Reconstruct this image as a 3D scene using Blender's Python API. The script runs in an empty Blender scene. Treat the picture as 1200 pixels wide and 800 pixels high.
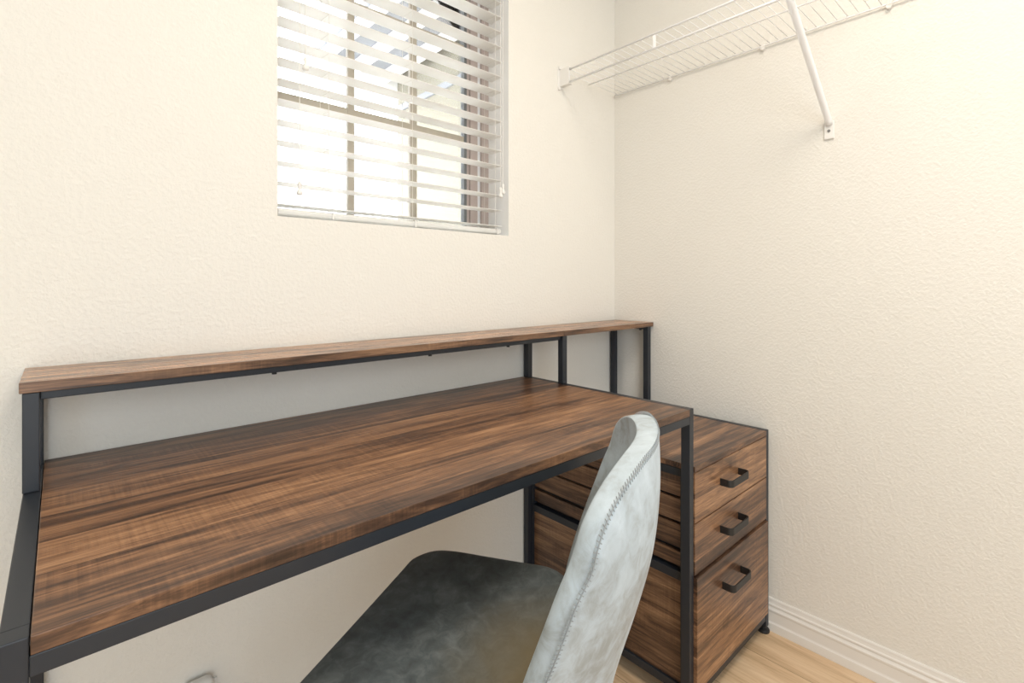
import bpy, bmesh, math, random
from mathutils import Vector, Matrix
random.seed(7)
S = bpy.context.scene
COL = S.collection
R = math.radians

# ------------------------------------------------------------------ camera, world, lights, exposure
cam_d = bpy.data.cameras.new('camera'); cam = bpy.data.objects.new('camera', cam_d); COL.objects.link(cam)
cam.location = (-1.6042, -1.1657, 1.0508)
cam.rotation_euler = (R(90), 0, R(-42.3427))
cam_d.sensor_width = 36; cam_d.lens = 582.87 / 1200 * 36
cam_d.shift_y = -(400 - 331.7) / 1200
cam_d.clip_start = .02
S.camera = cam
S.view_settings.view_transform = 'Standard'; S.view_settings.look = 'None'
S.view_settings.exposure = 0.34; S.view_settings.gamma = 1; S.view_settings.use_curve_mapping = False

w = bpy.data.worlds.new('world'); S.world = w; w.use_nodes = True
bg = w.node_tree.nodes['Background']; bg.inputs[0].default_value = (.93, .97, 1, 1); bg.inputs[1].default_value = 5.6

def area(name, loc, rot, sx, sy, power, col):
    d = bpy.data.lights.new(name, 'AREA'); d.shape = 'RECTANGLE'; d.size = sx; d.size_y = sy
    d.energy = power; d.color = col
    o = bpy.data.objects.new(name, d); COL.objects.link(o); o.location = loc
    o.rotation_euler = Vector(rot).to_track_quat('-Z', 'Y').to_euler() if len(rot) == 3 else rot
    return o
area('ceiling_lamp_light', (-.95, -1.25, 2.40), (0, 0, -1), .6, .6, 15.5, (1, .90, .78))
area('rear_fill', (-2.0, -3.1, 1.25), (.25, 1, -.05), 1.6, 2.0, 30, (.77, .89, 1))  # unseen cool fill behind the camera, added to brighten the room

# ------------------------------------------------------------------ helpers
def obj(name, bm, mat, parent=None, bevel=0, seg=2, smooth=False, subsurf=0, solid=None, recalc=True):
    if recalc: bmesh.ops.recalc_face_normals(bm, faces=bm.faces[:])
    me = bpy.data.meshes.new(name); bm.to_mesh(me); bm.free()
    o = bpy.data.objects.new(name, me); COL.objects.link(o)
    me.materials.append(mat)
    if parent is not None: o.parent = parent
    if solid is not None:
        m = o.modifiers.new('thickness', 'SOLIDIFY'); m.thickness = solid; m.offset = 0
    if bevel:
        m = o.modifiers.new('bevel', 'BEVEL'); m.width = bevel; m.segments = seg; m.limit_method = 'ANGLE'; m.angle_limit = R(40)
    if subsurf:
        m = o.modifiers.new('sub', 'SUBSURF'); m.levels = subsurf; m.render_levels = subsurf
    if smooth:
        for p in me.polygons: p.use_smooth = True
    return o

def thing(name, label, cat, loc=(0, 0, 0), rz=0, group=None):
    o = bpy.data.objects.new(name, None); COL.objects.link(o)
    o.location = loc; o.rotation_euler = (0, 0, rz); o['label'] = label; o['category'] = cat
    o.empty_display_size = .05
    if group: o['group'] = group
    return o
def tag(o, label, cat, group=None):
    o['label'] = label; o['category'] = cat
    if group: o['group'] = group
    return o
def struct(o):
    o['kind'] = 'structure'; return o

class O3:                                   # coordinates relative to a thing's base
    def __init__(s, base): s.b = Vector(base)
    def box(s, bm, x0, x1, y0, y1, z0, z1):
        bx(bm, x0 - s.b.x, x1 - s.b.x, y0 - s.b.y, y1 - s.b.y, z0 - s.b.z, z1 - s.b.z)
def bx(bm, x0, x1, y0, y1, z0, z1):
    v = [bm.verts.new((x, y, z)) for x in (x0, x1) for y in (y0, y1) for z in (z0, z1)]
    for f in ((0, 1, 3, 2), (4, 6, 7, 5), (0, 4, 5, 1), (2, 3, 7, 6), (0, 2, 6, 4), (1, 5, 7, 3)):
        bm.faces.new([v[i] for i in f])
def tube(bm, pts, r, n=10, closed=False, cap=True, radii=None):
    pts = [Vector(p) for p in pts]; m = len(pts); rings = []
    up = None
    for i, p in enumerate(pts):
        if closed: t = pts[(i + 1) % m] - pts[(i - 1) % m]
        else: t = pts[min(i + 1, m - 1)] - pts[max(i - 1, 0)]
        t.normalize()
        if up is None:
            up = Vector((0, 0, 1)) if abs(t.z) < .9 else Vector((1, 0, 0))
        a = (up - t * up.dot(t)).normalized(); up = a; b = t.cross(a)
        rr = radii[i] if radii else r
        rings.append([bm.verts.new(p + (a * math.cos(k * 2 * math.pi / n) + b * math.sin(k * 2 * math.pi / n)) * rr) for k in range(n)])
    for i in range(m if closed else m - 1):
        A, B = rings[i], rings[(i + 1) % m]
        for k in range(n): bm.faces.new((A[k], A[(k + 1) % n], B[(k + 1) % n], B[k]))
    if cap and not closed:
        bm.faces.new(rings[0][::-1]); bm.faces.new(rings[-1])
def lathe(bm, prof, c, n=24):
    c = Vector(c); rings = []
    for r, z in prof: rings.append([bm.verts.new(c + Vector((r * math.cos(k * 2 * math.pi / n), r * math.sin(k * 2 * math.pi / n), z))) for k in range(n)])
    for A, B in zip(rings, rings[1:]):
        for k in range(n): bm.faces.new((A[k], A[(k + 1) % n], B[(k + 1) % n], B[k]))
    bm.faces.new(rings[0][::-1]); bm.faces.new(rings[-1])
def lerp(tab, v):
    if v <= tab[0][0]: return tab[0][1]
    for (a, x), (b, y) in zip(tab, tab[1:]):
        if v <= b:
            t = (v - a) / (b - a); return x + (y - x) * t
    return tab[-1][1]
def smooth_tab(tab, v):                     # Catmull-Rom through the table
    n = len(tab)
    if v <= tab[0][0]: return tab[0][1]
    if v >= tab[-1][0]: return tab[-1][1]
    for i in range(n - 1):
        if v <= tab[i + 1][0]:
            x0, y0 = tab[i]; x1, y1 = tab[i + 1]; h = x1 - x0; t = (v - x0) / h
            m0 = (tab[i + 1][1] - tab[max(i - 1, 0)][1]) / (tab[i + 1][0] - tab[max(i - 1, 0)][0])
            m1 = (tab[min(i + 2, n - 1)][1] - tab[i][1]) / (tab[min(i + 2, n - 1)][0] - tab[i][0])
            return (2*t**3 - 3*t*t + 1)*y0 + (t**3 - 2*t*t + t)*h*m0 + (-2*t**3 + 3*t*t)*y1 + (t**3 - t*t)*h*m1

# ------------------------------------------------------------------ materials
def srgb(r, g, b):
    f = lambda c: ((c / 255 + .055) / 1.055) ** 2.4 if c > 10 else c / 255 / 12.92
    return (f(r), f(g), f(b), 1)
def base_mat(name, col=(.8, .8, .8, 1), rough=.5, metal=0, spec=.5):
    m = bpy.data.materials.new(name); m.use_nodes = True
    b = m.node_tree.nodes['Principled BSDF']
    b.inputs['Base Color'].default_value = col; b.inputs['Roughness'].default_value = rough
    b.inputs['Metallic'].default_value = metal; b.inputs['Specular IOR Level'].default_value = spec
    return m, m.node_tree, b
def node(nt, t, **kw):
    n = nt.nodes.new(t)
    for k, v in kw.items():
        if k.startswith('i_'): n.inputs[k[2:].replace('_', ' ')].default_value = v
        else: setattr(n, k, v)
    return n
def noise(nt, vec, scale, detail=3, rough=.5, dist=0):
    n = node(nt, 'ShaderNodeTexNoise'); n.inputs['Scale'].default_value = scale; n.inputs['Detail'].default_value = detail
    n.inputs['Roughness'].default_value = rough; n.inputs['Distortion'].default_value = dist
    nt.links.new(vec, n.inputs['Vector']); return n
def ramp(nt, fac, stops):
    n = node(nt, 'ShaderNodeValToRGB'); cr = n.color_ramp
    while len(cr.elements) < len(stops): cr.elements.new(.5)
    for e, (p, c) in zip(cr.elements, stops): e.position = p; e.color = c
    nt.links.new(fac, n.inputs[0]); return n
def mapping(nt, vec, scale, loc=(0, 0, 0)):
    n = node(nt, 'ShaderNodeMapping'); n.inputs['Scale'].default_value = scale; n.inputs['Location'].default_value = loc
    nt.links.new(vec, n.inputs['Vector']); return n.outputs[0]
def mix(nt, fac, a, b, mode='MIX'):
    n = node(nt, 'ShaderNodeMix', data_type='RGBA', blend_type=mode)
    for s, v in ((0, fac), (6, a), (7, b)):
        if hasattr(v, 'is_linked') or hasattr(v, 'links'): nt.links.new(v, n.inputs[s])
        else: n.inputs[s].default_value = v
    return n.outputs[2]
def math_(nt, op, a, b=None, c=None):
    n = node(nt, 'ShaderNodeMath', operation=op)
    for i, v in enumerate((a, b, c)):
        if v is None: continue
        if hasattr(v, 'links'): nt.links.new(v, n.inputs[i])
        else: n.inputs[i].default_value = v
    return n.outputs[0]
def bump(nt, b, h, strength, dist):
    n = node(nt, 'ShaderNodeBump'); n.inputs['Strength'].default_value = strength; n.inputs['Distance'].default_value = dist
    nt.links.new(h, n.inputs['Height']); nt.links.new(n.outputs[0], b.inputs['Normal']); return n
def objco(nt): return node(nt, 'ShaderNodeTexCoord').outputs['Object']

def wall_mat(name, col):
    m, nt, b = base_mat(name, col, .75, 0, .25)
    co = objco(nt)
    n1 = noise(nt, co, 130, 3, .55); n2 = noise(nt, co, 45, 2, .5)
    r = ramp(nt, n1.outputs[0], [(.42, (0, 0, 0, 1)), (.62, (1, 1, 1, 1))])
    h = math_(nt, 'ADD', math_(nt, 'MULTIPLY', r.outputs[0], .6), math_(nt, 'MULTIPLY', n2.outputs[0], .6))
    bump(nt, b, h, .5, .0017)
    n3 = noise(nt, co, 2.2, 2)
    c = mix(nt, math_(nt, 'MULTIPLY', n3.outputs[0], .10), col, tuple(x * .9 for x in col[:3]) + (1,))
    nt.links.new(c, b.inputs['Base Color'])
    return m
M_wall = wall_mat('painted_plaster', srgb(237, 234, 227))
M_ceil = wall_mat('ceiling_paint', srgb(242, 238, 230))
M_white, _, _ = base_mat('white_enamel', srgb(248, 248, 248), .35)
M_plast, _, _ = base_mat('white_plastic', srgb(238, 236, 232), .4)
M_cord, _, _ = base_mat('white_cord', srgb(235, 232, 226), .8)
M_reveal, _, _ = base_mat('daylit_reveal_white', srgb(250, 250, 248), .6)  # whiter than the walls, daylight on the reveal put into its colour

def trim_mat():
    m, nt, b = base_mat('baseboard_paint', srgb(236, 233, 228), .38)
    co = objco(nt); n = noise(nt, mapping(nt, co, (1, 1, 3)), 28, 4, .6)
    r = ramp(nt, n.outputs[0], [(.22, srgb(170, 150, 130)), (.27, srgb(236, 233, 228))])
    nt.links.new(r.outputs[0], b.inputs['Base Color']); return m
M_trim = trim_mat()

def wood(name, along, across, bright=1.0, warm=0.0, rough=.36, seed=0., plank=.085, spec=.5):
    """walnut laminate; grain runs along one axis, planks are stacked across the other"""
    m, nt, b = base_mat(name, rough=rough, spec=spec)
    co = objco(nt)
    sep = node(nt, 'ShaderNodeSeparateXYZ'); nt.links.new(co, sep.inputs[0])
    A = sep.outputs['XYZ'.index(along)]; B = sep.outputs['XYZ'.index(across)]
    third = [a for a in 'XYZ' if a not in (along, across)][0]; T = sep.outputs['XYZ'.index(third)]
    # plank index + per plank randomness
    wob = noise(nt, co, 1.7, 1)
    Bw = math_(nt, 'ADD', B, math_(nt, 'MULTIPLY', wob.outputs[0], .02))
    pid = math_(nt, 'FLOOR', math_(nt, 'DIVIDE', math_(nt, 'ADD', Bw, 10.013 + seed), plank))
    wn = node(nt, 'ShaderNodeTexWhiteNoise', noise_dimensions='1D'); nt.links.new(pid, wn.inputs['W'])
    off = math_(nt, 'MULTIPLY', wn.outputs[0], 7.3)
    comb = node(nt, 'ShaderNodeCombineXYZ')
    nt.links.new(math_(nt, 'ADD', A, off), comb.inputs[0])
    nt.links.new(math_(nt, 'ADD', B, seed), comb.inputs[1]); nt.links.new(T, comb.inputs[2])
    v = comb.outputs[0]
    g1 = noise(nt, mapping(nt, v, (2.2, 30, 9)), 1, 7, .68, 1.0)      # broad streaks
    g2 = noise(nt, mapping(nt, v, (9, 190, 70)), 1, 6, .75, .5)       # fine grain
    g3 = noise(nt, mapping(nt, v, (4.5, 16, 6)), 1, 3, .55, 1.2)     # dark figures
    saw = noise(nt, mapping(nt, v, (260, 6, 6)), 1, 2, .6)           # cross saw marks
    sawm = noise(nt, mapping(nt, v, (3, 9, 6)), 1, 2, .5)
    k = math_(nt, 'ADD', math_(nt, 'MULTIPLY', g1.outputs[0], .52), math_(nt, 'MULTIPLY', g2.outputs[0], .46))
    k = math_(nt, 'ADD', k, math_(nt, 'MULTIPLY', math_(nt, 'SUBTRACT', wn.outputs[0], .5), .10))
    k = math_(nt, 'ADD', k, math_(nt, 'MULTIPLY', math_(nt, 'MULTIPLY', math_(nt, 'SUBTRACT', saw.outputs[0], .5), math_(nt, 'GREATER_THAN', sawm.outputs[0], .53)), .10))
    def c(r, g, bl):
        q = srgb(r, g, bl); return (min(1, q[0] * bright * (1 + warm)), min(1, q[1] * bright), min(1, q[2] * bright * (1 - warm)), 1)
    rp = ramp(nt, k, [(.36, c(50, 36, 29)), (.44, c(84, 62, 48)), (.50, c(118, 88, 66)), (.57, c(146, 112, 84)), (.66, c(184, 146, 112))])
    dk = ramp(nt, g3.outputs[0], [(.60, (0, 0, 0, 1)), (.72, (1, 1, 1, 1))])
    col = mix(nt, math_(nt, 'MULTIPLY', dk.outputs[0], .6), rp.outputs[0], c(50, 36, 30))
    nt.links.new(col, b.inputs['Base Color'])
    rr = math_(nt, 'ADD', math_(nt, 'MULTIPLY', g2.outputs[0], .22), rough - .11)
    nt.links.new(rr, b.inputs['Roughness'])
    bump(nt, b, k, .12, .0003)
    return m
M_top = wood('walnut_desktop', 'X', 'Y', bright=1.02, warm=.07)
M_shelf_glare = wood('walnut_shelf_glare_top', 'X', 'Y', bright=2.3, warm=.0, seed=.31, rough=.28)  # same walnut lightened, strong light on the shelf top put into its colour
M_edge = wood('walnut_edge', 'X', 'Z', seed=.7)
M_front = wood('walnut_drawer_front', 'X', 'Z', seed=1.3, plank=.075, bright=1.05, warm=.05)
M_ctop = wood('walnut_cabinet_top', 'X', 'Y', seed=2.1, bright=1.12, warm=.05)
M_side = wood('walnut_side_panel', 'Y', 'Z', bright=.8, seed=3.7, plank=.12)

def metal_mat():
    m, nt, b = base_mat('black_powder_coat', srgb(35, 40, 48), .42, 0, .5)
    co = objco(nt); n = noise(nt, co, 900, 2)
    bump(nt, b, n.outputs[0], .12, .0004)
    sc = noise(nt, co, 60, 4, .7)
    r = ramp(nt, sc.outputs[0], [(.79, srgb(35, 40, 48)), (.82, srgb(150, 145, 140))])
    nt.links.new(r.outputs[0], b.inputs['Base Color'])
    return m
M_metal = metal_mat()
M_handle, _, _ = base_mat('matte_black_handle', srgb(30, 31, 33), .45)
M_screw, _, _ = base_mat('zinc_screw', srgb(150, 150, 150), .35, 1)

def floor_mat():
    m, nt, b = base_mat('oak_plank_floor', rough=.45)
    co = objco(nt); sep = node(nt, 'ShaderNodeSeparateXYZ'); nt.links.new(co, sep.inputs[0])
    pid = math_(nt, 'FLOOR', math_(nt, 'DIVIDE', math_(nt, 'ADD', sep.outputs[0], 10.04), .18))
    wn = node(nt, 'ShaderNodeTexWhiteNoise', noise_dimensions='1D'); nt.links.new(pid, wn.inputs['W'])
    comb = node(nt, 'ShaderNodeCombineXYZ'); nt.links.new(sep.outputs[0], comb.inputs[0])
    nt.links.new(math_(nt, 'ADD', sep.outputs[1], math_(nt, 'MULTIPLY', wn.outputs[0], 9)), comb.inputs[1])
    v = comb.outputs[0]
    g = noise(nt, mapping(nt, v, (26, 2.2, 1)), 1, 5, .6, 1.1); f = noise(nt, mapping(nt, v, (150, 8, 1)), 1, 4, .6)
    k = math_(nt, 'ADD', math_(nt, 'MULTIPLY', g.outputs[0], .6), math_(nt, 'MULTIPLY', f.outputs[0], .35))
    k = math_(nt, 'ADD', k, math_(nt, 'MULTIPLY', math_(nt, 'SUBTRACT', wn.outputs[0], .5), .08))
    rp = ramp(nt, k, [(.32, srgb(190, 158, 122)), (.48, srgb(222, 192, 156)), (.62, srgb(236, 210, 178))])
    fr = math_(nt, 'FRACT', math_(nt, 'DIVIDE', math_(nt, 'ADD', sep.outputs[0], 10.04), .18))
    gap = math_(nt, 'LESS_THAN', fr, .012)
    col = mix(nt, math_(nt, 'MULTIPLY', gap, .6), rp.outputs[0], srgb(120, 92, 66))
    nt.links.new(col, b.inputs['Base Color']); bump(nt, b, k, .15, .0006)
    return m
M_floor = floor_mat()

def leather(name, lo, mid_, hi, lit_patch=None, lit_patch_at=None, lit_patch_r=.2, rough=.55):
    m, nt, b = base_mat(name, rough=rough, spec=.4)
    co = objco(nt)
    a = noise(nt, co, 7, 4, .6, .5); f = noise(nt, co, 38, 5, .7, .6); g = noise(nt, co, 420, 3, .6)
    k = math_(nt, 'ADD', math_(nt, 'MULTIPLY', a.outputs[0], .55), math_(nt, 'MULTIPLY', f.outputs[0], .40))
    rp = ramp(nt, k, [(.36, lo), (.48, mid_), (.62, hi)])
    col = rp.outputs[0]
    if lit_patch:
        vm = node(nt, 'ShaderNodeVectorMath', operation='DISTANCE'); nt.links.new(co, vm.inputs[0]); vm.inputs[1].default_value = lit_patch_at
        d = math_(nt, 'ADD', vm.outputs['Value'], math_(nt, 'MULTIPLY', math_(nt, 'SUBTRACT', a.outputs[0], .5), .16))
        mr = ramp(nt, math_(nt, 'DIVIDE', d, lit_patch_r), [(.35, (1, 1, 1, 1)), (1, (0, 0, 0, 1))])
        col = mix(nt, math_(nt, 'MULTIPLY', mr.outputs[0], .85), col, lit_patch)
    nt.links.new(col, b.inputs['Base Color'])
    h = math_(nt, 'ADD', math_(nt, 'MULTIPLY', g.outputs[0], .3), math_(nt, 'MULTIPLY', f.outputs[0], .7))
    bump(nt, b, h, .25, .0009)
    return m
M_seat = leather('slate_distressed_leather', srgb(76, 82, 84), srgb(95, 103, 105), srgb(126, 134, 134), srgb(132, 119, 90), (.0, -.13, .47), .20)  # tan spot paints a warm light reflection into the seat colour
M_back = leather('pale_grey_distressed_leather', srgb(158, 165, 168), srgb(186, 199, 208), srgb(204, 217, 227), rough=.5)
M_thread, _, _ = base_mat('grey_thread', srgb(150, 156, 160), .8)

M_frame, _, _ = base_mat('taupe_window_vinyl', srgb(182, 172, 156), .5)
M_jamb, _, _ = base_mat('brown_screen_frame', srgb(190, 174, 166), .6)
M_gask, _, _ = base_mat('dark_gasket', srgb(110, 112, 112), .6)
def glass_mat():
    m = bpy.data.materials.new('window_glass'); m.use_nodes = True; nt = m.node_tree; nt.nodes.clear()
    out = node(nt, 'ShaderNodeOutputMaterial'); tr = node(nt, 'ShaderNodeBsdfTransparent'); gl = node(nt, 'ShaderNodeBsdfGlossy')
    gl.inputs['Roughness'].default_value = .02
    fr = node(nt, 'ShaderNodeFresnel'); fr.inputs[0].default_value = 1.45
    mx = node(nt, 'ShaderNodeMixShader'); nt.links.new(fr.outputs[0], mx.inputs[0]); nt.links.new(tr.outputs[0], mx.inputs[1]); nt.links.new(gl.outputs[0], mx.inputs[2])
    nt.links.new(mx.outputs[0], out.inputs[0]); return m
M_glass = glass_mat()
def blind_mat():
    m, nt, b = base_mat('white_faux_wood', srgb(250, 249, 246), .45)
    n = noise(nt, mapping(nt, objco(nt), (2, 40, 40)), 1, 3)
    bump(nt, b, n.outputs[0], .08, .0005)
    tr = node(nt, 'ShaderNodeBsdfTranslucent'); tr.inputs[0].default_value = srgb(244, 243, 240)   # thin vinyl lets daylight through
    mx = node(nt, 'ShaderNodeMixShader'); mx.inputs[0].default_value = .36
    nt.links.new(b.outputs[0], mx.inputs[1]); nt.links.new(tr.outputs[0], mx.inputs[2])
    nt.links.new(mx.outputs[0], nt.nodes['Material Output'].inputs[0]); return m
M_blind = blind_mat()
M_stucco = wall_mat('cream_stucco', srgb(138, 134, 121))
M_soffit, _, _ = base_mat('grey_soffit_board', srgb(140, 143, 150), .8)
M_ground, _, _ = base_mat('pale_concrete', srgb(190, 188, 184), .9)

# ------------------------------------------------------------------ room shell
XL, YB, ZC = -2.7, -3.25, 2.44
T = .14
wl, wr, wz0, wz1 = -1.2452, -.5565, 1.2, 2.03
bm = bmesh.new(); bx(bm, XL - T, T, YB - T, T, -.1, 0); struct(obj('floor', bm, M_floor))
bm = bmesh.new(); bx(bm, XL - T, T, YB - T, T, ZC, ZC + .1); struct(obj('ceiling', bm, M_ceil))
def wall_with_hole():
    bm = bmesh.new(); xs = [XL - T, wl, wr, T]; zs = [0, wz0, wz1, ZC]
    F = {}; Bk = {}
    for i, x in enumerate(xs):
        for j, z in enumerate(zs): F[i, j] = bm.verts.new((x, 0, z)); Bk[i, j] = bm.verts.new((x, T, z))
    for i in range(3):
        for j in range(3):
            if (i, j) == (1, 1): continue
            bm.faces.new((F[i, j], F[i + 1, j], F[i + 1, j + 1], F[i, j + 1]))
            bm.faces.new((Bk[i, j], Bk[i, j + 1], Bk[i + 1, j + 1], Bk[i + 1, j]))
    for i in range(3):
        bm.faces.new((F[i, 0], Bk[i, 0], Bk[i + 1, 0], F[i + 1, 0])); bm.faces.new((F[i, 3], F[i + 1, 3], Bk[i + 1, 3], Bk[i, 3]))
    for j in range(3):
        bm.faces.new((F[0, j], F[0, j + 1], Bk[0, j + 1], Bk[0, j])); bm.faces.new((F[3, j], Bk[3, j], Bk[3, j + 1], F[3, j + 1]))
    loop = [(1, 1), (2, 1), (2, 2), (1, 2)]
    for a, b in zip(loop, loop[1:] + loop[:1]): bm.faces.new((F[a], F[b], Bk[b], Bk[a]))
    return bm
wb = struct(obj('wall_back', wall_with_hole(), M_wall)); wb.data.materials.append(M_reveal)
for p in list(wb.data.polygons)[-4:]: p.material_index = 1
bm = bmesh.new(); bx(bm, 0, T, YB - T, 0, 0, ZC); struct(obj('wall_right', bm, M_wall))
bm = bmesh.new(); bx(bm, XL - T, XL, YB - T, 0, 0, ZC); struct(obj('wall_left', bm, M_wall))
bm = bmesh.new(); bx(bm, XL, 0, YB - T, YB, 0, ZC); struct(obj('wall_front', bm, M_wall))

# baseboards: stepped colonial profile (offset from wall, height)
PROF = [(0, 0), (.0140, 0), (.0146, .004), (.0140, .024), (.0118, .027), (.0108, .030), (.0104, .056), (.0118, .060), (.0118, .064),
        (.0092, .067), (.0072, .071), (.0088, .0745), (.0086, .078), (.0060, .081), (.0050, .086), (.0046, .0915), (.0030, .0945), (0, .0955)]
def baseboard(name, p0, p1, nrm):
    bm = bmesh.new(); p0 = Vector(p0); p1 = Vector(p1); n = Vector(nrm)
    A = [bm.verts.new(p0 + n * o + Vector((0, 0, z))) for o, z in PROF]; B = [bm.verts.new(p1 + n * o + Vector((0, 0, z))) for o, z in PROF]
    for i in range(len(PROF)):
        j = (i + 1) % len(PROF); bm.faces.new((A[i], A[j], B[j], B[i]))
    bm.faces.new(A[::-1]); bm.faces.new(B)
    return struct(obj(name, bm, M_trim))
baseboard('baseboard_right', (0, -.0148, 0), (0, YB, 0), (-1, 0, 0))
baseboard('baseboard_back', (XL, 0, 0), (0, 0, 0), (0, -1, 0))

# ------------------------------------------------------------------ window
yg = .100
fr_bm = bmesh.new()
bx(fr_bm, wl, wr, .088, .128, wz0, wz0 + .016); bx(fr_bm, wl, wr, .088, .128, wz1 - .03, wz1)
bx(fr_bm, wl, wl + .027, .088, .128, wz0 + .016, wz1 - .03)
win = struct(obj('window_1', fr_bm, M_frame, bevel=.001))
bm = bmesh.new(); bx(bm, -.6587, -.6487, .096, .114, wz0 + .016, wz1 - .03); obj('sash_gasket', bm, M_gask, win)
bm = bmesh.new(); bx(bm, -.6475, -.6340, .102, .122, wz0 + .016, wz1 - .03); bx(bm, -.6320, -.6030, .098, .120, wz0 + .016, wz1 - .03)
obj('sash_stile', bm, M_jamb, win, bevel=.001)
bm = bmesh.new(); bx(bm, -.6030, -.5860, .106, .124, wz0 + .016, wz1 - .03); obj('track', bm, M_white, win, bevel=.001)
bm = bmesh.new(); bx(bm, -.5860, -.5570, .098, .126, wz0 + .016, wz1 - .03); obj('jamb', bm, M_jamb, win, bevel=.001)
for x0, x1 in ((-1.0405, -1.0215), (-.8525, -.8300)):
    bm = bmesh.new(); bx(bm, x0, x1, yg - .004, yg + .008, wz0 + .016, wz1 - .03); obj('muntin', bm, M_frame, win, bevel=.001)
for z in (1.502, 1.79):
    bm = bmesh.new(); bx(bm, wl + .027, -.6587, yg - .003, yg + .007, z - .011, z + .011); obj('muntin', bm, M_frame, win, bevel=.001)
bm = bmesh.new(); bx(bm, wl + .020, -.6500, yg + .009, yg + .012, wz0 + .010, wz1 - .025); obj('window_pane', bm, M_glass, win)

# ------------------------------------------------------------------ blind
bl = thing('window_blind', 'white horizontal slat blind hanging in the window recess above the desk', 'window blind', ((wl + wr) / 2, .035, wz0))
o = O3(bl.location)
bx0, bx1 = wl + .006, -.5750
bm = bmesh.new()
n = 14; prof = []
for k in range(n):                         # rounded bottom rail
    a = 2 * math.pi * k / n; prof.append((.035 + .021 * math.copysign(abs(math.cos(a)) ** .7, math.cos(a)), 1.2135 + .0085 * math.copysign(abs(math.sin(a)) ** .55, math.sin(a))))
A = [bm.verts.new(Vector((bx0, y, z)) - o.b) for y, z in prof]; B = [bm.verts.new(Vector((bx1, y, z)) - o.b) for y, z in prof]
for i in range(n): bm.faces.new((A[i], A[(i + 1) % n], B[(i + 1) % n], B[i]))
bm.faces.new(A[::-1]); bm.faces.new(B)
obj('bottom_rail', bm, M_blind, bl, smooth=False, bevel=.0008)
tilt = R(-.8)
slat_z = [1.229] + [1.2784 + .0465 * i for i in range(16)]
slat0 = None
for i, z in enumerate(slat_z):
    if z > 1.985: break
    if slat0 is None:
        bm = bmesh.new(); K = 8; th = .0028; hw = .025
        top = []; bot = []
        for k in range(K + 1):
            u = -1 + 2 * k / K; y = u * hw; zz = .0016 * (1 - u * u)
            e = th / 2 * (1 - .5 * abs(u) ** 6)
            top.append((y, zz + e)); bot.append((y, zz - e))
        pr = top + bot[::-1]
        L = (bx1 - bx0) / 2 
        A = [bm.verts.new((-L, y, zz)) for y, zz in pr]; B = [bm.verts.new((L, y, zz)) for y, zz in pr]
        for k in range(len(pr)): bm.faces.new((A[k], A[(k + 1) % len(pr)], B[(k + 1) % len(pr)], B[k]))
        bm.faces.new(A[::-1]); bm.faces.new(B)
        s = slat0 = obj('slat', bm, M_blind, bl)
    else:
        s = slat0.copy(); COL.objects.link(s); s.parent = bl
    s.location = ((bx0 + bx1) / 2 - o.b.x, 0, z - o.b.z); s.rotation_euler = (tilt if i else 0, 0, 0)
bm = bmesh.new(); o.box(bm, bx0, bx1, .012, .062, 1.985, 2.026); obj('headrail', bm, M_blind, bl, bevel=.002)
for x in (-1.127, -.898, -.604):
    bm = bmesh.new()
    for y in (.0085, .0615): tube(bm, [(x - o.b.x, y - o.b.y, 1.215 - o.b.z), (x - o.b.x, y - o.b.y, 1.99 - o.b.z)], .0006, 6)
    for z in slat_z[:17]:
        if z < 1.985: tube(bm, [(x - o.b.x, .0085 - o.b.y, z - .004 - o.b.z), (x - o.b.x, .0615 - o.b.y, z - .0005 - o.b.z)], .0005, 5)
    obj('ladder_cord', bm, M_cord, bl)
    bm = bmesh.new(); tube(bm, [(x + .012 - o.b.x, .0115 - o.b.y, 1.204 - o.b.z), (x + .012 - o.b.x, .0125 - o.b.y, 1.222 - o.b.z)], .0022, 6)
    obj('cord_clip', bm, M_plast, bl)
TAS = [(0.0012, .031), (.0030, .029), (.0046, .024), (.0032, .018), (.0036, .012), (.0062, .006), (.0066, .002), (.0050, -.001), (.001, -.002)]
def cord(x, y, z):
    bm = bmesh.new(); tube(bm, [(x - o.b.x, y - o.b.y, z + .030 - o.b.z), (x - o.b.x, y - o.b.y, 1.99 - o.b.z)], .0009, 6)
    c = obj('pull_cord', bm, M_cord, bl)
    bm = bmesh.new(); lathe(bm, [(r * 1.1, zz) for r, zz in TAS[::-1]], (x - o.b.x, y - o.b.y, z - o.b.z), 14)
    obj('tassel', bm, M_plast, c, smooth=True)
cord(-1.197, .002, 1.253); cord(-1.184, .002, 1.541); cord(-.578, .002, 1.330); cord(-.590, .000, 1.318)

# ------------------------------------------------------------------ outside the window: patio cover and side wing of the house
bm = bmesh.new(); bx(bm, -6, 6, T + .02, 9, -.5, -.35); g = struct(obj('ground_outside', bm, M_ground)); g.name = 'ground'
bm = bmesh.new(); bx(bm, .10, 1.6, T + .005, 1.86, -.34, 2.455)
wing = thing('house_wing', 'cream stucco side wing of the house seen through the blind', 'building', (.1, 1.0, -.34))
def off(bm, b):
    bmesh.ops.translate(bm, verts=bm.verts[:], vec=-Vector(b)); return bm
obj('stucco_wall', off(bm, wing.location), M_stucco, wing)
bm = bmesh.new(); bx(bm, .085, .10, T + .005, 1.86, 2.205, 2.245); obj('wall_band', off(bm, wing.location), M_soffit, wing, bevel=.002)
cov = thing('patio_cover', 'grey boarded patio cover with white rafters above the stucco wall', 'patio cover', (-.45, 1.0, 2.33))
bm = bmesh.new(); bx(bm, -.46, 1.6, T + .02, 1.90, 2.457, 2.49); obj('roof_boards', off(bm, cov.location), M_soffit, cov)
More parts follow.
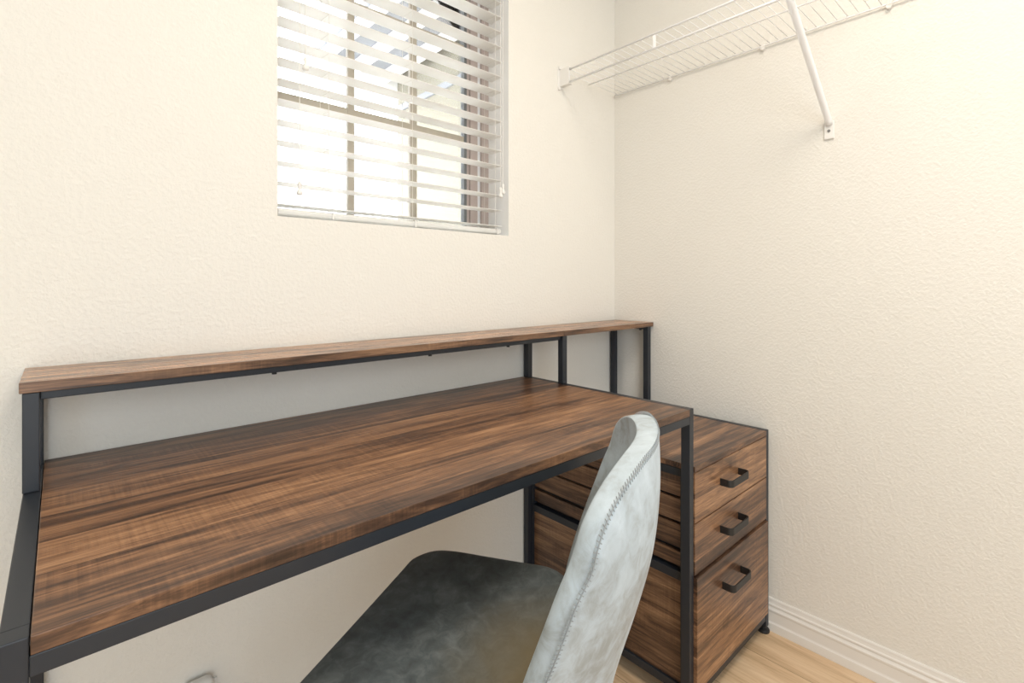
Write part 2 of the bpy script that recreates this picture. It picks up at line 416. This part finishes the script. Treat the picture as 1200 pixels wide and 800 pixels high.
for i in range(3):
    x = -.44 + i * .21
    bm = bmesh.new(); bx(bm, x, x + .035, T + .03, 1.86, 2.385, 2.456); obj('rafter', off(bm, cov.location), M_white, cov, bevel=.002)
bm = bmesh.new(); bx(bm, -.46, 1.6, 1.865, 1.90, 2.33, 2.456); obj('fascia', off(bm, cov.location), M_white, cov, bevel=.002)

# ------------------------------------------------------------------ desk with monitor shelf
Z = .75; P = .0195                           # desk top height, square tube size
xl0, xl1 = -1.6424, -1.6229                  # left frame
xr0, xr1 = -.4945, -.4750                    # right frame
yf, yb = -.5756, -.0045
desk = thing('desk', 'long walnut desk on a black steel frame with a raised shelf along the back wall', 'desk', (-1.06, -.29, 0))
d = O3(desk.location)
def part(name, mat, parent, boxes, b, bevel=.0012, seg=2, edge=None):
    bm = bmesh.new()
    for q in boxes: b.box(bm, *q)
    o_ = obj(name, bm, mat, parent, bevel=bevel, seg=seg)
    if edge:                                 # top face painted lighter for glare; edges and underside keep plain walnut
        o_.data.materials.append(edge)
        for p in o_.data.polygons:
            if p.normal.z < .5: p.material_index = 1
    return o_
part('tabletop', M_top, desk, [(xl1 + .0008, xr0 - .0006, yf - .001, yb, Z - .0165, Z)], d, .0009)
for x0, x1 in ((xl0, xl1), (xr0, xr1)):
    part('leg', M_metal, desk, [(x0, x1, yf, yf + P + .003, .012, Z)], d)
    part('leg', M_metal, desk, [(x0, x1, yb - P, yb, .012, .8925)], d)
    part('side_rail', M_metal, desk, [(x0, x1, yf + P + .003, yb - P, Z - .032, Z - .0002)], d)
    for y in (yf + .012, yb - .010):
        bm = bmesh.new(); lathe(bm, [(.0098, 0), (.0098, .006), (.006, .009), (.006, .013)], Vector(((x0 + x1) / 2, y, 0)) - d.b); obj('foot', bm, M_handle, desk)
part('front_rail', M_metal, desk, [(xl1, xr0, yf, yf + P, Z - .0165 - P, Z - .0170)], d)
part('back_rail', M_metal, desk, [(xl1, xr0, yb - P, yb, Z - .0165 - P, Z - .0170)], d)
for y in (-.29,):
    part('cross_bar', M_metal, desk, [(xl1, xr0, y, y + .03, Z - .034, Z - .0170)], d)
# raised shelf
Zs = .909; ts = .0157; Ds = .174; jx = -.4905
part('shelf_board', M_shelf_glare, desk, [(-1.6461, jx - .0004, -Ds, -.004, Zs - ts, Zs)], d, .0008, edge=M_edge)
for x0, x1 in ((xl0 - .0006, xl1 - .0016), (xr0, xr1)):
    part('shelf_post', M_metal, desk, [(x0, x1, -Ds + .0015, -Ds + .0015 + P, Z, Zs - ts - .0004)], d)
    part('shelf_side_rail', M_metal, desk, [(x0, x1, -Ds + .0015 + P, yb - P, Zs - ts - .012, Zs - ts - .0004)], d)
part('shelf_rail', M_metal, desk, [(xl1 - .0016, xr0, -Ds + .010, -Ds + .022, Zs - ts - .0125, Zs - ts)], d)
part('shelf_rail', M_metal, desk, [(xl1 - .0016, xr0, yb - .014, yb - .002, Zs - ts - .0125, Zs - ts)], d)
for x in (-1.30, -.95, -.70):
    bm = bmesh.new(); lathe(bm, [(.0045, -.0035), (.0045, -.001), (.003, 0)], Vector((x, -Ds + .016, Zs - ts - .0125)) - d.b, 12); obj('screw', bm, M_handle, desk)

# ------------------------------------------------------------------ drawer cabinet
cx0, cx1 = -.4742, -.0185
cyf, cyb = -.5770, -.0075
Zc = .6085
cab = thing('drawer_cabinet', 'walnut three drawer cabinet with black frame in the corner right of the desk', 'drawer cabinet', ((cx0 + cx1) / 2, -.29, 0))
c = O3(cab.location)
Q = .0190
part('cabinet_top', M_ctop, cab, [(cx0 + .0004, cx1 - Q - .0005, cyf - .001, cyb - Q, Zc - .0135, Zc)], c, .0008)
for (x0, x1, y0, y1, zt) in ((cx1 - Q, cx1, cyf, cyf + Q, Zc + .0005), (cx1 - Q, cx1, cyb - Q, cyb, .8925), (cx0, cx0 + Q, cyf + .018, cyf + .018 + Q, Zc - .0137), (cx0, cx0 + Q, cyb - Q, cyb, Zc)):
    part('post', M_metal, cab, [(x0, x1, y0, y1, .018, zt)], c)
    bm = bmesh.new(); lathe(bm, [(.0165, 0), (.0175, .003), (.0165, .008), (.0075, .012), (.0070, .020)], Vector(((x0 + x1) / 2 + (.010 if x0 == cx0 else 0), (y0 + y1) / 2 + .002, 0)) - c.b); obj('foot', bm, M_handle, cab, smooth=False, bevel=.0006)
part('top_rail', M_metal, cab, [(cx1 - Q, cx1, cyf + Q, cyb - Q, Zc - .020, Zc + .0005)], c)
part('top_rail', M_metal, cab, [(cx0, cx0 + .012, cyf + .018 + Q, cyb - Q, Zc - .034, Zc - .0137)], c)
part('top_rail', M_metal, cab, [(cx0 + Q, cx1 - Q, cyb - Q, cyb, Zc - .02, Zc)], c)
for x0 in (cx0, cx1 - Q):
    part('middle_rail', M_metal, cab, [(x0, x0 + Q, cyf + .018 + Q, cyb - Q, .318, .340)], c)
    part('bottom_rail', M_metal, cab, [(x0, x0 + Q, cyf + .018 + Q, cyb - Q, .040, .062)], c)
part('bottom_rail', M_metal, cab, [(cx0 + .002, cx1 - Q, cyf + .001, cyf + Q, .038, .0620)], c)
part('bottom_rail', M_metal, cab, [(cx0 + Q, cx1 - Q, cyb - Q, cyb, .038, .0620)], c)
# panels
part('side_panel', M_side, cab, [(cx0 + .006, cx0 + .016, cyf + .018 + Q, cyb - Q, .062, .318)], c, .0005)
part('side_panel', M_side, cab, [(cx1 - .016, cx1 - .006, cyf + .018 + Q, cyb - Q, .062, Zc - .02)], c, .0005)
part('back_panel', M_side, cab, [(cx0 + Q, cx1 - Q, cyb - .012, cyb - .004, .062, Zc - .02)], c, .0005)
part('bottom_panel', M_side, cab, [(cx0 + Q, cx1 - Q, cyf + .024, cyb - Q, .054, .062)], c, .0005)
# drawers
def rounded_handle(x0, x1, zc, y):
    """flat strap bent into a U, standing off the drawer front"""
    bm = bmesh.new(); hw = .0092; th = .0036; rr = .011; dep = .030
    path = [(x0, 0)]
    for k in range(7):
        a = math.pi / 2 * k / 6; path.append((x0 + rr - rr * math.cos(a), -(dep - rr) - rr * math.sin(a)))
    for k in range(7):
        a = math.pi / 2 * k / 6; path.append((x1 - rr + rr * math.sin(a), -(dep - rr) - rr * math.cos(a)))
    path.append((x1, 0))
    rings = []
    for i, (px, py) in enumerate(path):
        p0 = path[max(i - 1, 0)]; p1 = path[min(i + 1, len(path) - 1)]
        t = Vector((p1[0] - p0[0], p1[1] - p0[1])).normalized(); nn = Vector((t.y, -t.x))
        ring = []
        for s1, s2 in ((-1, -1), (1, -1), (1, 1), (-1, 1)):
            ring.append(bm.verts.new(Vector((px + nn.x * th / 2 * s1, y + py + nn.y * th / 2 * s1, zc + s2 * hw)) - c.b))
        rings.append(ring)
    for A, B in zip(rings, rings[1:]):
        for k in range(4): bm.faces.new((A[k], A[(k + 1) % 4], B[(k + 1) % 4], B[k]))
    bm.faces.new(rings[0][::-1]); bm.faces.new(rings[-1])
    return bm
for i, (z0, z1, hz, out) in enumerate(((.4720, .5930, .5380, 0), (.3460, .4690, .4160, 0), (.0680, .3425, .2730, .006))):
    yfr = cyf - .001 - out
    dr = part('drawer', M_front, cab, [(cx0 + .0006, cx1 - Q - .0015 - (.003 if out else 0), yfr, yfr + .0150, z0, z1)], c, .0008)
    ya = yfr + .015
    if i < 2:
        side = part('drawer_box', M_side, dr, [(cx0 + .020, cx0 + .030, ya, cyb - .03, z0 + .006, z1 - .022), (cx1 - .045, cx1 - .035, ya, cyb - .03, z0 + .006, z1 - .022),
              (cx0 + .030, cx1 - .045, ya, cyb - .03, z0 + .006, z0 + .012), (cx0 + .030, cx1 - .045, cyb - .04, cyb - .03, z0 + .012, z1 - .022)], c, .0005)
    else:
        part('drawer_box', M_side, dr, [(cx0 + .024, cx0 + .034, ya, cyb - .03, z0 + .006, z1 - .03), (cx1 - .045, cx1 - .035, ya, cyb - .03, z0 + .006, z1 - .03),
              (cx0 + .034, cx1 - .045, ya, cyb - .03, z0 + .006, z0 + .012)], c, .0005)
    obj('handle', rounded_handle(-.340, -.232, hz, yfr + .0004), M_handle, dr, bevel=.0009)
    if i < 2: part('drawer_runner', M_metal, dr, [(cx0 + .0195, cx0 + .0202, cyf + .05, cyb - .03, z0 + .03, z0 + .045)], c, .0001)
# board slats that close the upper left side, with dark gaps between them
for z0, z1 in ((.3500, .3860), (.3960, .4530), (.4600, .5160), (.5230, .5740)):
    part('side_board', M_side, cab, [(cx0 + .007, cx0 + .017, cyf + .018 + Q, cyb - Q - .001, z0, z1)], c, .0005)
part('side_backer', M_handle, cab, [(cx0 + .0172, cx0 + .0190, cyf + .018 + Q, cyb - Q - .001, .340, Zc - .034)], c, .0001)
# upper shelf standing on the cabinet frame, continuing the desk shelf into the corner
part('shelf_board', M_shelf_glare, cab, [(jx + .0004, -.0041, -Ds, -.004, Zs - ts, Zs)], c, .0008, edge=M_edge)
part('shelf_post', M_metal, cab, [(cx1 - Q - .001, cx1, -Ds + .0015, -Ds + .0015 + P, Zc + .0005, Zs - ts)], c)
part('shelf_side_rail', M_metal, cab, [(cx1 - Q, cx1, -Ds + .0015 + P, cyb - Q, Zs - ts - .010, Zs - ts)], c)
for y in (-.135, -.05):
    bm = bmesh.new(); lathe(bm, [(.0045, -.004), (.0045, -.001), (.003, 0)], Vector((cx1 - Q / 2, y, Zs - ts - .010)) - c.b, 12); obj('screw', bm, M_handle, cab)

# ------------------------------------------------------------------ wire shelf on the right wall
ws = thing('wire_shelf', 'white coated wire closet shelf mounted high on the right wall', 'wire shelf', (0, -.9, 1.78))
def wp(*q): return Vector(q) - ws.location
Zw, xf = 1.780, -.316
yend = -1.75
def rod(name, pts, r, parent=ws, n=8):
    bm = bmesh.new(); tube(bm, [wp(*p) for p in pts], r, n); return obj(name, bm, M_white, parent, smooth=True)
rod('front_rod', [(xf, -.012, Zw), (xf, yend, Zw)], .0032)
rod('lip_rod', [(xf, -.012, Zw - .043), (xf, yend, Zw - .043)], .0036)
rod('middle_rod', [(-.168, -.006, Zw - .003), (-.168, yend, Zw - .003)], .0021)
rod('wall_rod', [(-.0085, -.006, Zw - .003), (-.0085, yend, Zw - .003)], .0026)
w0 = rod('deck_wire', [(xf, -.016, Zw + .0015), (-.006, -.016, Zw + .0015)], .0011, n=6)
k = 1
while -.016 - k * .0254 > yend:
    q = w0.copy(); COL.objects.link(q); q.parent = ws; q.location = (0, -k * .0254, 0); k += 1
y = -.040
while y > yend:
    bm = bmesh.new(); a = wp(xf - .0008, y - .0045, Zw - .043); b_ = wp(xf + .0012, y + .0045, Zw)
    bx(bm, a.x, b_.x, a.y, b_.y, a.z, b_.z); obj('lip_strut', bm, M_white, ws, bevel=.0006); y -= .33
# end bracket on the back wall
bm = bmesh.new()
def wbx(x0, x1, y0, y1, z0, z1):
    a = wp(x0, y0, z0); b_ = wp(x1, y1, z1); bx(bm, a.x, b_.x, a.y, b_.y, a.z, b_.z)
wbx(xf - .0065, xf - .0035, -.046, 0, Zw - .0495, Zw + .009)
wbx(xf - .0035, xf + .012, -.046, 0, Zw + .006, Zw + .009); wbx(xf - .0035, xf + .012, -.046, 0, Zw - .0495, Zw - .0465)
wbx(xf - .014, xf + .016, -.0025, 0, Zw - .054, Zw + .014)
for z in (Zw + .015, Zw - .056): wbx(xf - .012, xf - .004, -.008, 0, z - .005, z + .005)
obj('end_bracket', bm, M_plast, ws, bevel=.0009)
for y in (-.244, -.556, -.87, -1.18, -1.5):
    bm = bmesh.new(); tube(bm, [wp(-.001, y, Zw - .009), wp(-.012, y, Zw - .009)], .0065, 12)
    a = wp(-.013, y - .004, Zw - .006); b_ = wp(-.001, y + .004, Zw + .004); bx(bm, a.x, b_.x, a.y, b_.y, a.z, b_.z)
    obj('wall_clip', bm, M_plast, ws, bevel=.0005)
yb2 = -.733
bm = bmesh.new(); tube(bm, [wp(xf - .002, yb2, Zw - .040), wp(xf + .012, yb2, Zw - .052), wp(-.012, yb2, 1.508), wp(-.004, yb2, 1.495)], .0088, 14)
br = obj('support_brace', bm, M_white, ws, smooth=True)
bm = bmesh.new(); a = wp(-.006, yb2 - .0125, 1.455); b_ = wp(-.0003, yb2 + .0125, 1.506); bx(bm, a.x, b_.x, a.y, b_.y, a.z, b_.z)
obj('wall_plate', bm, M_plast, br, bevel=.003, seg=3)
bm = bmesh.new(); tube(bm, [wp(-.0058, yb2, 1.478), wp(-.0085, yb2, 1.478)], .0038, 12); obj('screw', bm, M_screw, br)

# ------------------------------------------------------------------ plug-in on the wall under the desk
pl = thing('plug_in_device', 'small white rounded plug-in device on the back wall beneath the desk', 'plug-in device', (-1.400, 0, .215))
bm = bmesh.new(); bx(bm, -.036, .036, -.005, -.0003, -.075, .030); obj('outlet_plate', bm, M_plast, pl, bevel=.002)
bm = bmesh.new(); bx(bm, -.026, .026, -.036, -.005, -.055, .050); obj('plug_body', bm, M_plast, pl, bevel=.012, seg=5, smooth=True)

# ------------------------------------------------------------------ chair
phi = R(30.7)
ch = thing('desk_chair', 'grey distressed leather shell chair turned in under the desk, its curved back towards the camera', 'chair', (-1.141, -.578, 0), phi)
PROFY = [(.40, -.184), (.44, -.183), (.50, -.186), (.55, -.198), (.60, -.214), (.65, -.229), (.70, -.242), (.75, -.248), (.80, -.250), (.88, -.246)]
WID0 = [(.40, .160), (.44, .160), (.50, .178), (.55, .192), (.60, .204), (.65, .213), (.70, .217), (.74, .213), (.775, .200), (.9, .200)]
WRAP = [(.40, .128), (.50, .108), (.60, .088), (.70, .071), (.80, .060), (.88, .066)]
ZT = .850
WID = []
for k in range(60):
    z_ = .40 + (ZT - .0005 - .40) * (1 - (1 - k / 59) ** 2)
    u_ = max(0, (z_ - .776) / (ZT - .776)); WID.append((z_, smooth_tab(WID0, z_) * (1 - u_ ** 2.136) ** (1 / 2.784)))
def back_pt(z, t):
    x = smooth_tab(WID, z) * t
    y = smooth_tab(PROFY, z) + smooth_tab(WRAP, z) * (abs(x) / .2) ** 2.036
    return Vector((x, y, z))
def back_n(z, t):
    e = .002; z0 = min(max(z, .403), .842)
    du = back_pt(z0, t + e) - back_pt(z0, t - e); dv = back_pt(z0 + e, t) - back_pt(z0 - e, t)
    return du.cross(dv).normalized()       # points to the rear (-y)
TH = .030
bm = bmesh.new()
zs = [.40, .43, .46, .50, .54, .58, .62, .66, .70, .735, .765, .785, .800, .812, .822, .830, .837, .8425, .8465, .849]
NT = 20
G = [[bm.verts.new(back_pt(z, -1 + 2 * j / NT)) for j in range(NT + 1)] for z in zs]
for i in range(len(zs) - 1):
    for j in range(NT): bm.faces.new((G[i][j], G[i][j + 1], G[i + 1][j + 1], G[i + 1][j]))
backrest = obj('backrest', bm, M_back, ch, smooth=True, solid=TH, subsurf=2)

# seam and stitches on the outer side of the rim
def rim_path():
    pts = []
    for i in range(60):
        z = .43 + (.8445 - .43) * (1 - (1 - i / 59) ** 1.5); pts.append((z, -1))
    for i in range(1, 20):
        pts.append((.8445 + .0035 * math.sin(math.pi * i / 20), -1 + 2 * i / 20))
    for i in range(60):
        z = .43 + (.8445 - .43) * (1 - (i / 59) ** 1.5); pts.append((z, 1))
    return pts
sgn = -1 if back_n(.6, 0).y > 0 else 1
def outer(z, t, inset):
    wd = smooth_tab(WID, z)
    if abs(t) >= .999: t = t * (1 - inset / max(wd, .03))
    p = back_pt(z, t); return p + back_n(z, t) * sgn * (TH / 2 + .0003)
path = [outer(z, t, .004) for z, t in rim_path()]
bm = bmesh.new(); tube(bm, path, .0008, 6); obj('seam', bm, M_thread, backrest, smooth=True)
bm = bmesh.new(); rp_ = rim_path(); acc = 0.0
for i in range(1, len(path) - 2):
    L_ = (path[i + 1] - path[i]).length; tdir = (path[i + 1] - path[i]).normalized(); nrm = back_n(*rp_[i]) * sgn; s_ = tdir.cross(nrm).normalized()
    while acc < L_:
        p = path[i] + tdir * acc; acc += .0052
        tube(bm, [p - s_ * .0046 + tdir * .0008 - nrm * .0006, p + s_ * .0046 - tdir * .0008 - nrm * .0003], .0006, 5)
    acc -= L_
obj('stitching', bm, M_thread, backrest)

# seat
bm = bmesh.new(); NS, NX = 22, 18
def seat_pt(v, t):
    y = -.195 + .408 * v
    wd = lerp([(-.20, .155), (-.14, .168), (-.11, .196), (-.07, .236), (-.02, .244), (.30, .241)], y)
    cr_ = .055; cy_ = .213 - cr_
    if y > cy_: wd = wd - cr_ + math.sqrt(max(0, cr_ ** 2 - (y - cy_) ** 2))
    x = wd * t
    z = .494 + .022 * max(0, -.02 - y) / .16 * (abs(t)) ** 3 - .022 * math.sin(math.pi * min(1, v * .95)) * (1 - t * t)
    z -= .012 * max(0, (v - .75) / .25) ** 2
    return Vector((x, y, z))
G = [[bm.verts.new(seat_pt(math.sin(math.pi / 2 * i / NS) , -1 + 2 * j / NX)) for j in range(NX + 1)] for i in range(NS + 1)]
for i in range(NS):
    for j in range(NX): bm.faces.new((G[i][j], G[i][j + 1], G[i + 1][j + 1], G[i + 1][j]))
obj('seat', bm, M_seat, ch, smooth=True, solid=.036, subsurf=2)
part_bm = bmesh.new(); bx(part_bm, -.10, .10, -.12, .12, .446, .464); obj('seat_frame', part_bm, M_handle, ch, bevel=.004)
for sx in (-1, 1):
    for y0, y1 in ((.12, .205), (-.11, -.215)):
        bm = bmesh.new(); tube(bm, [(sx * .10, y0, .452), (sx * .15, (y0 + y1) / 2, .30), (sx * .205, y1, 0.002)], .011, 14, radii=[.0135, .012, .0085])
        obj('leg', bm, M_handle, ch, smooth=True)
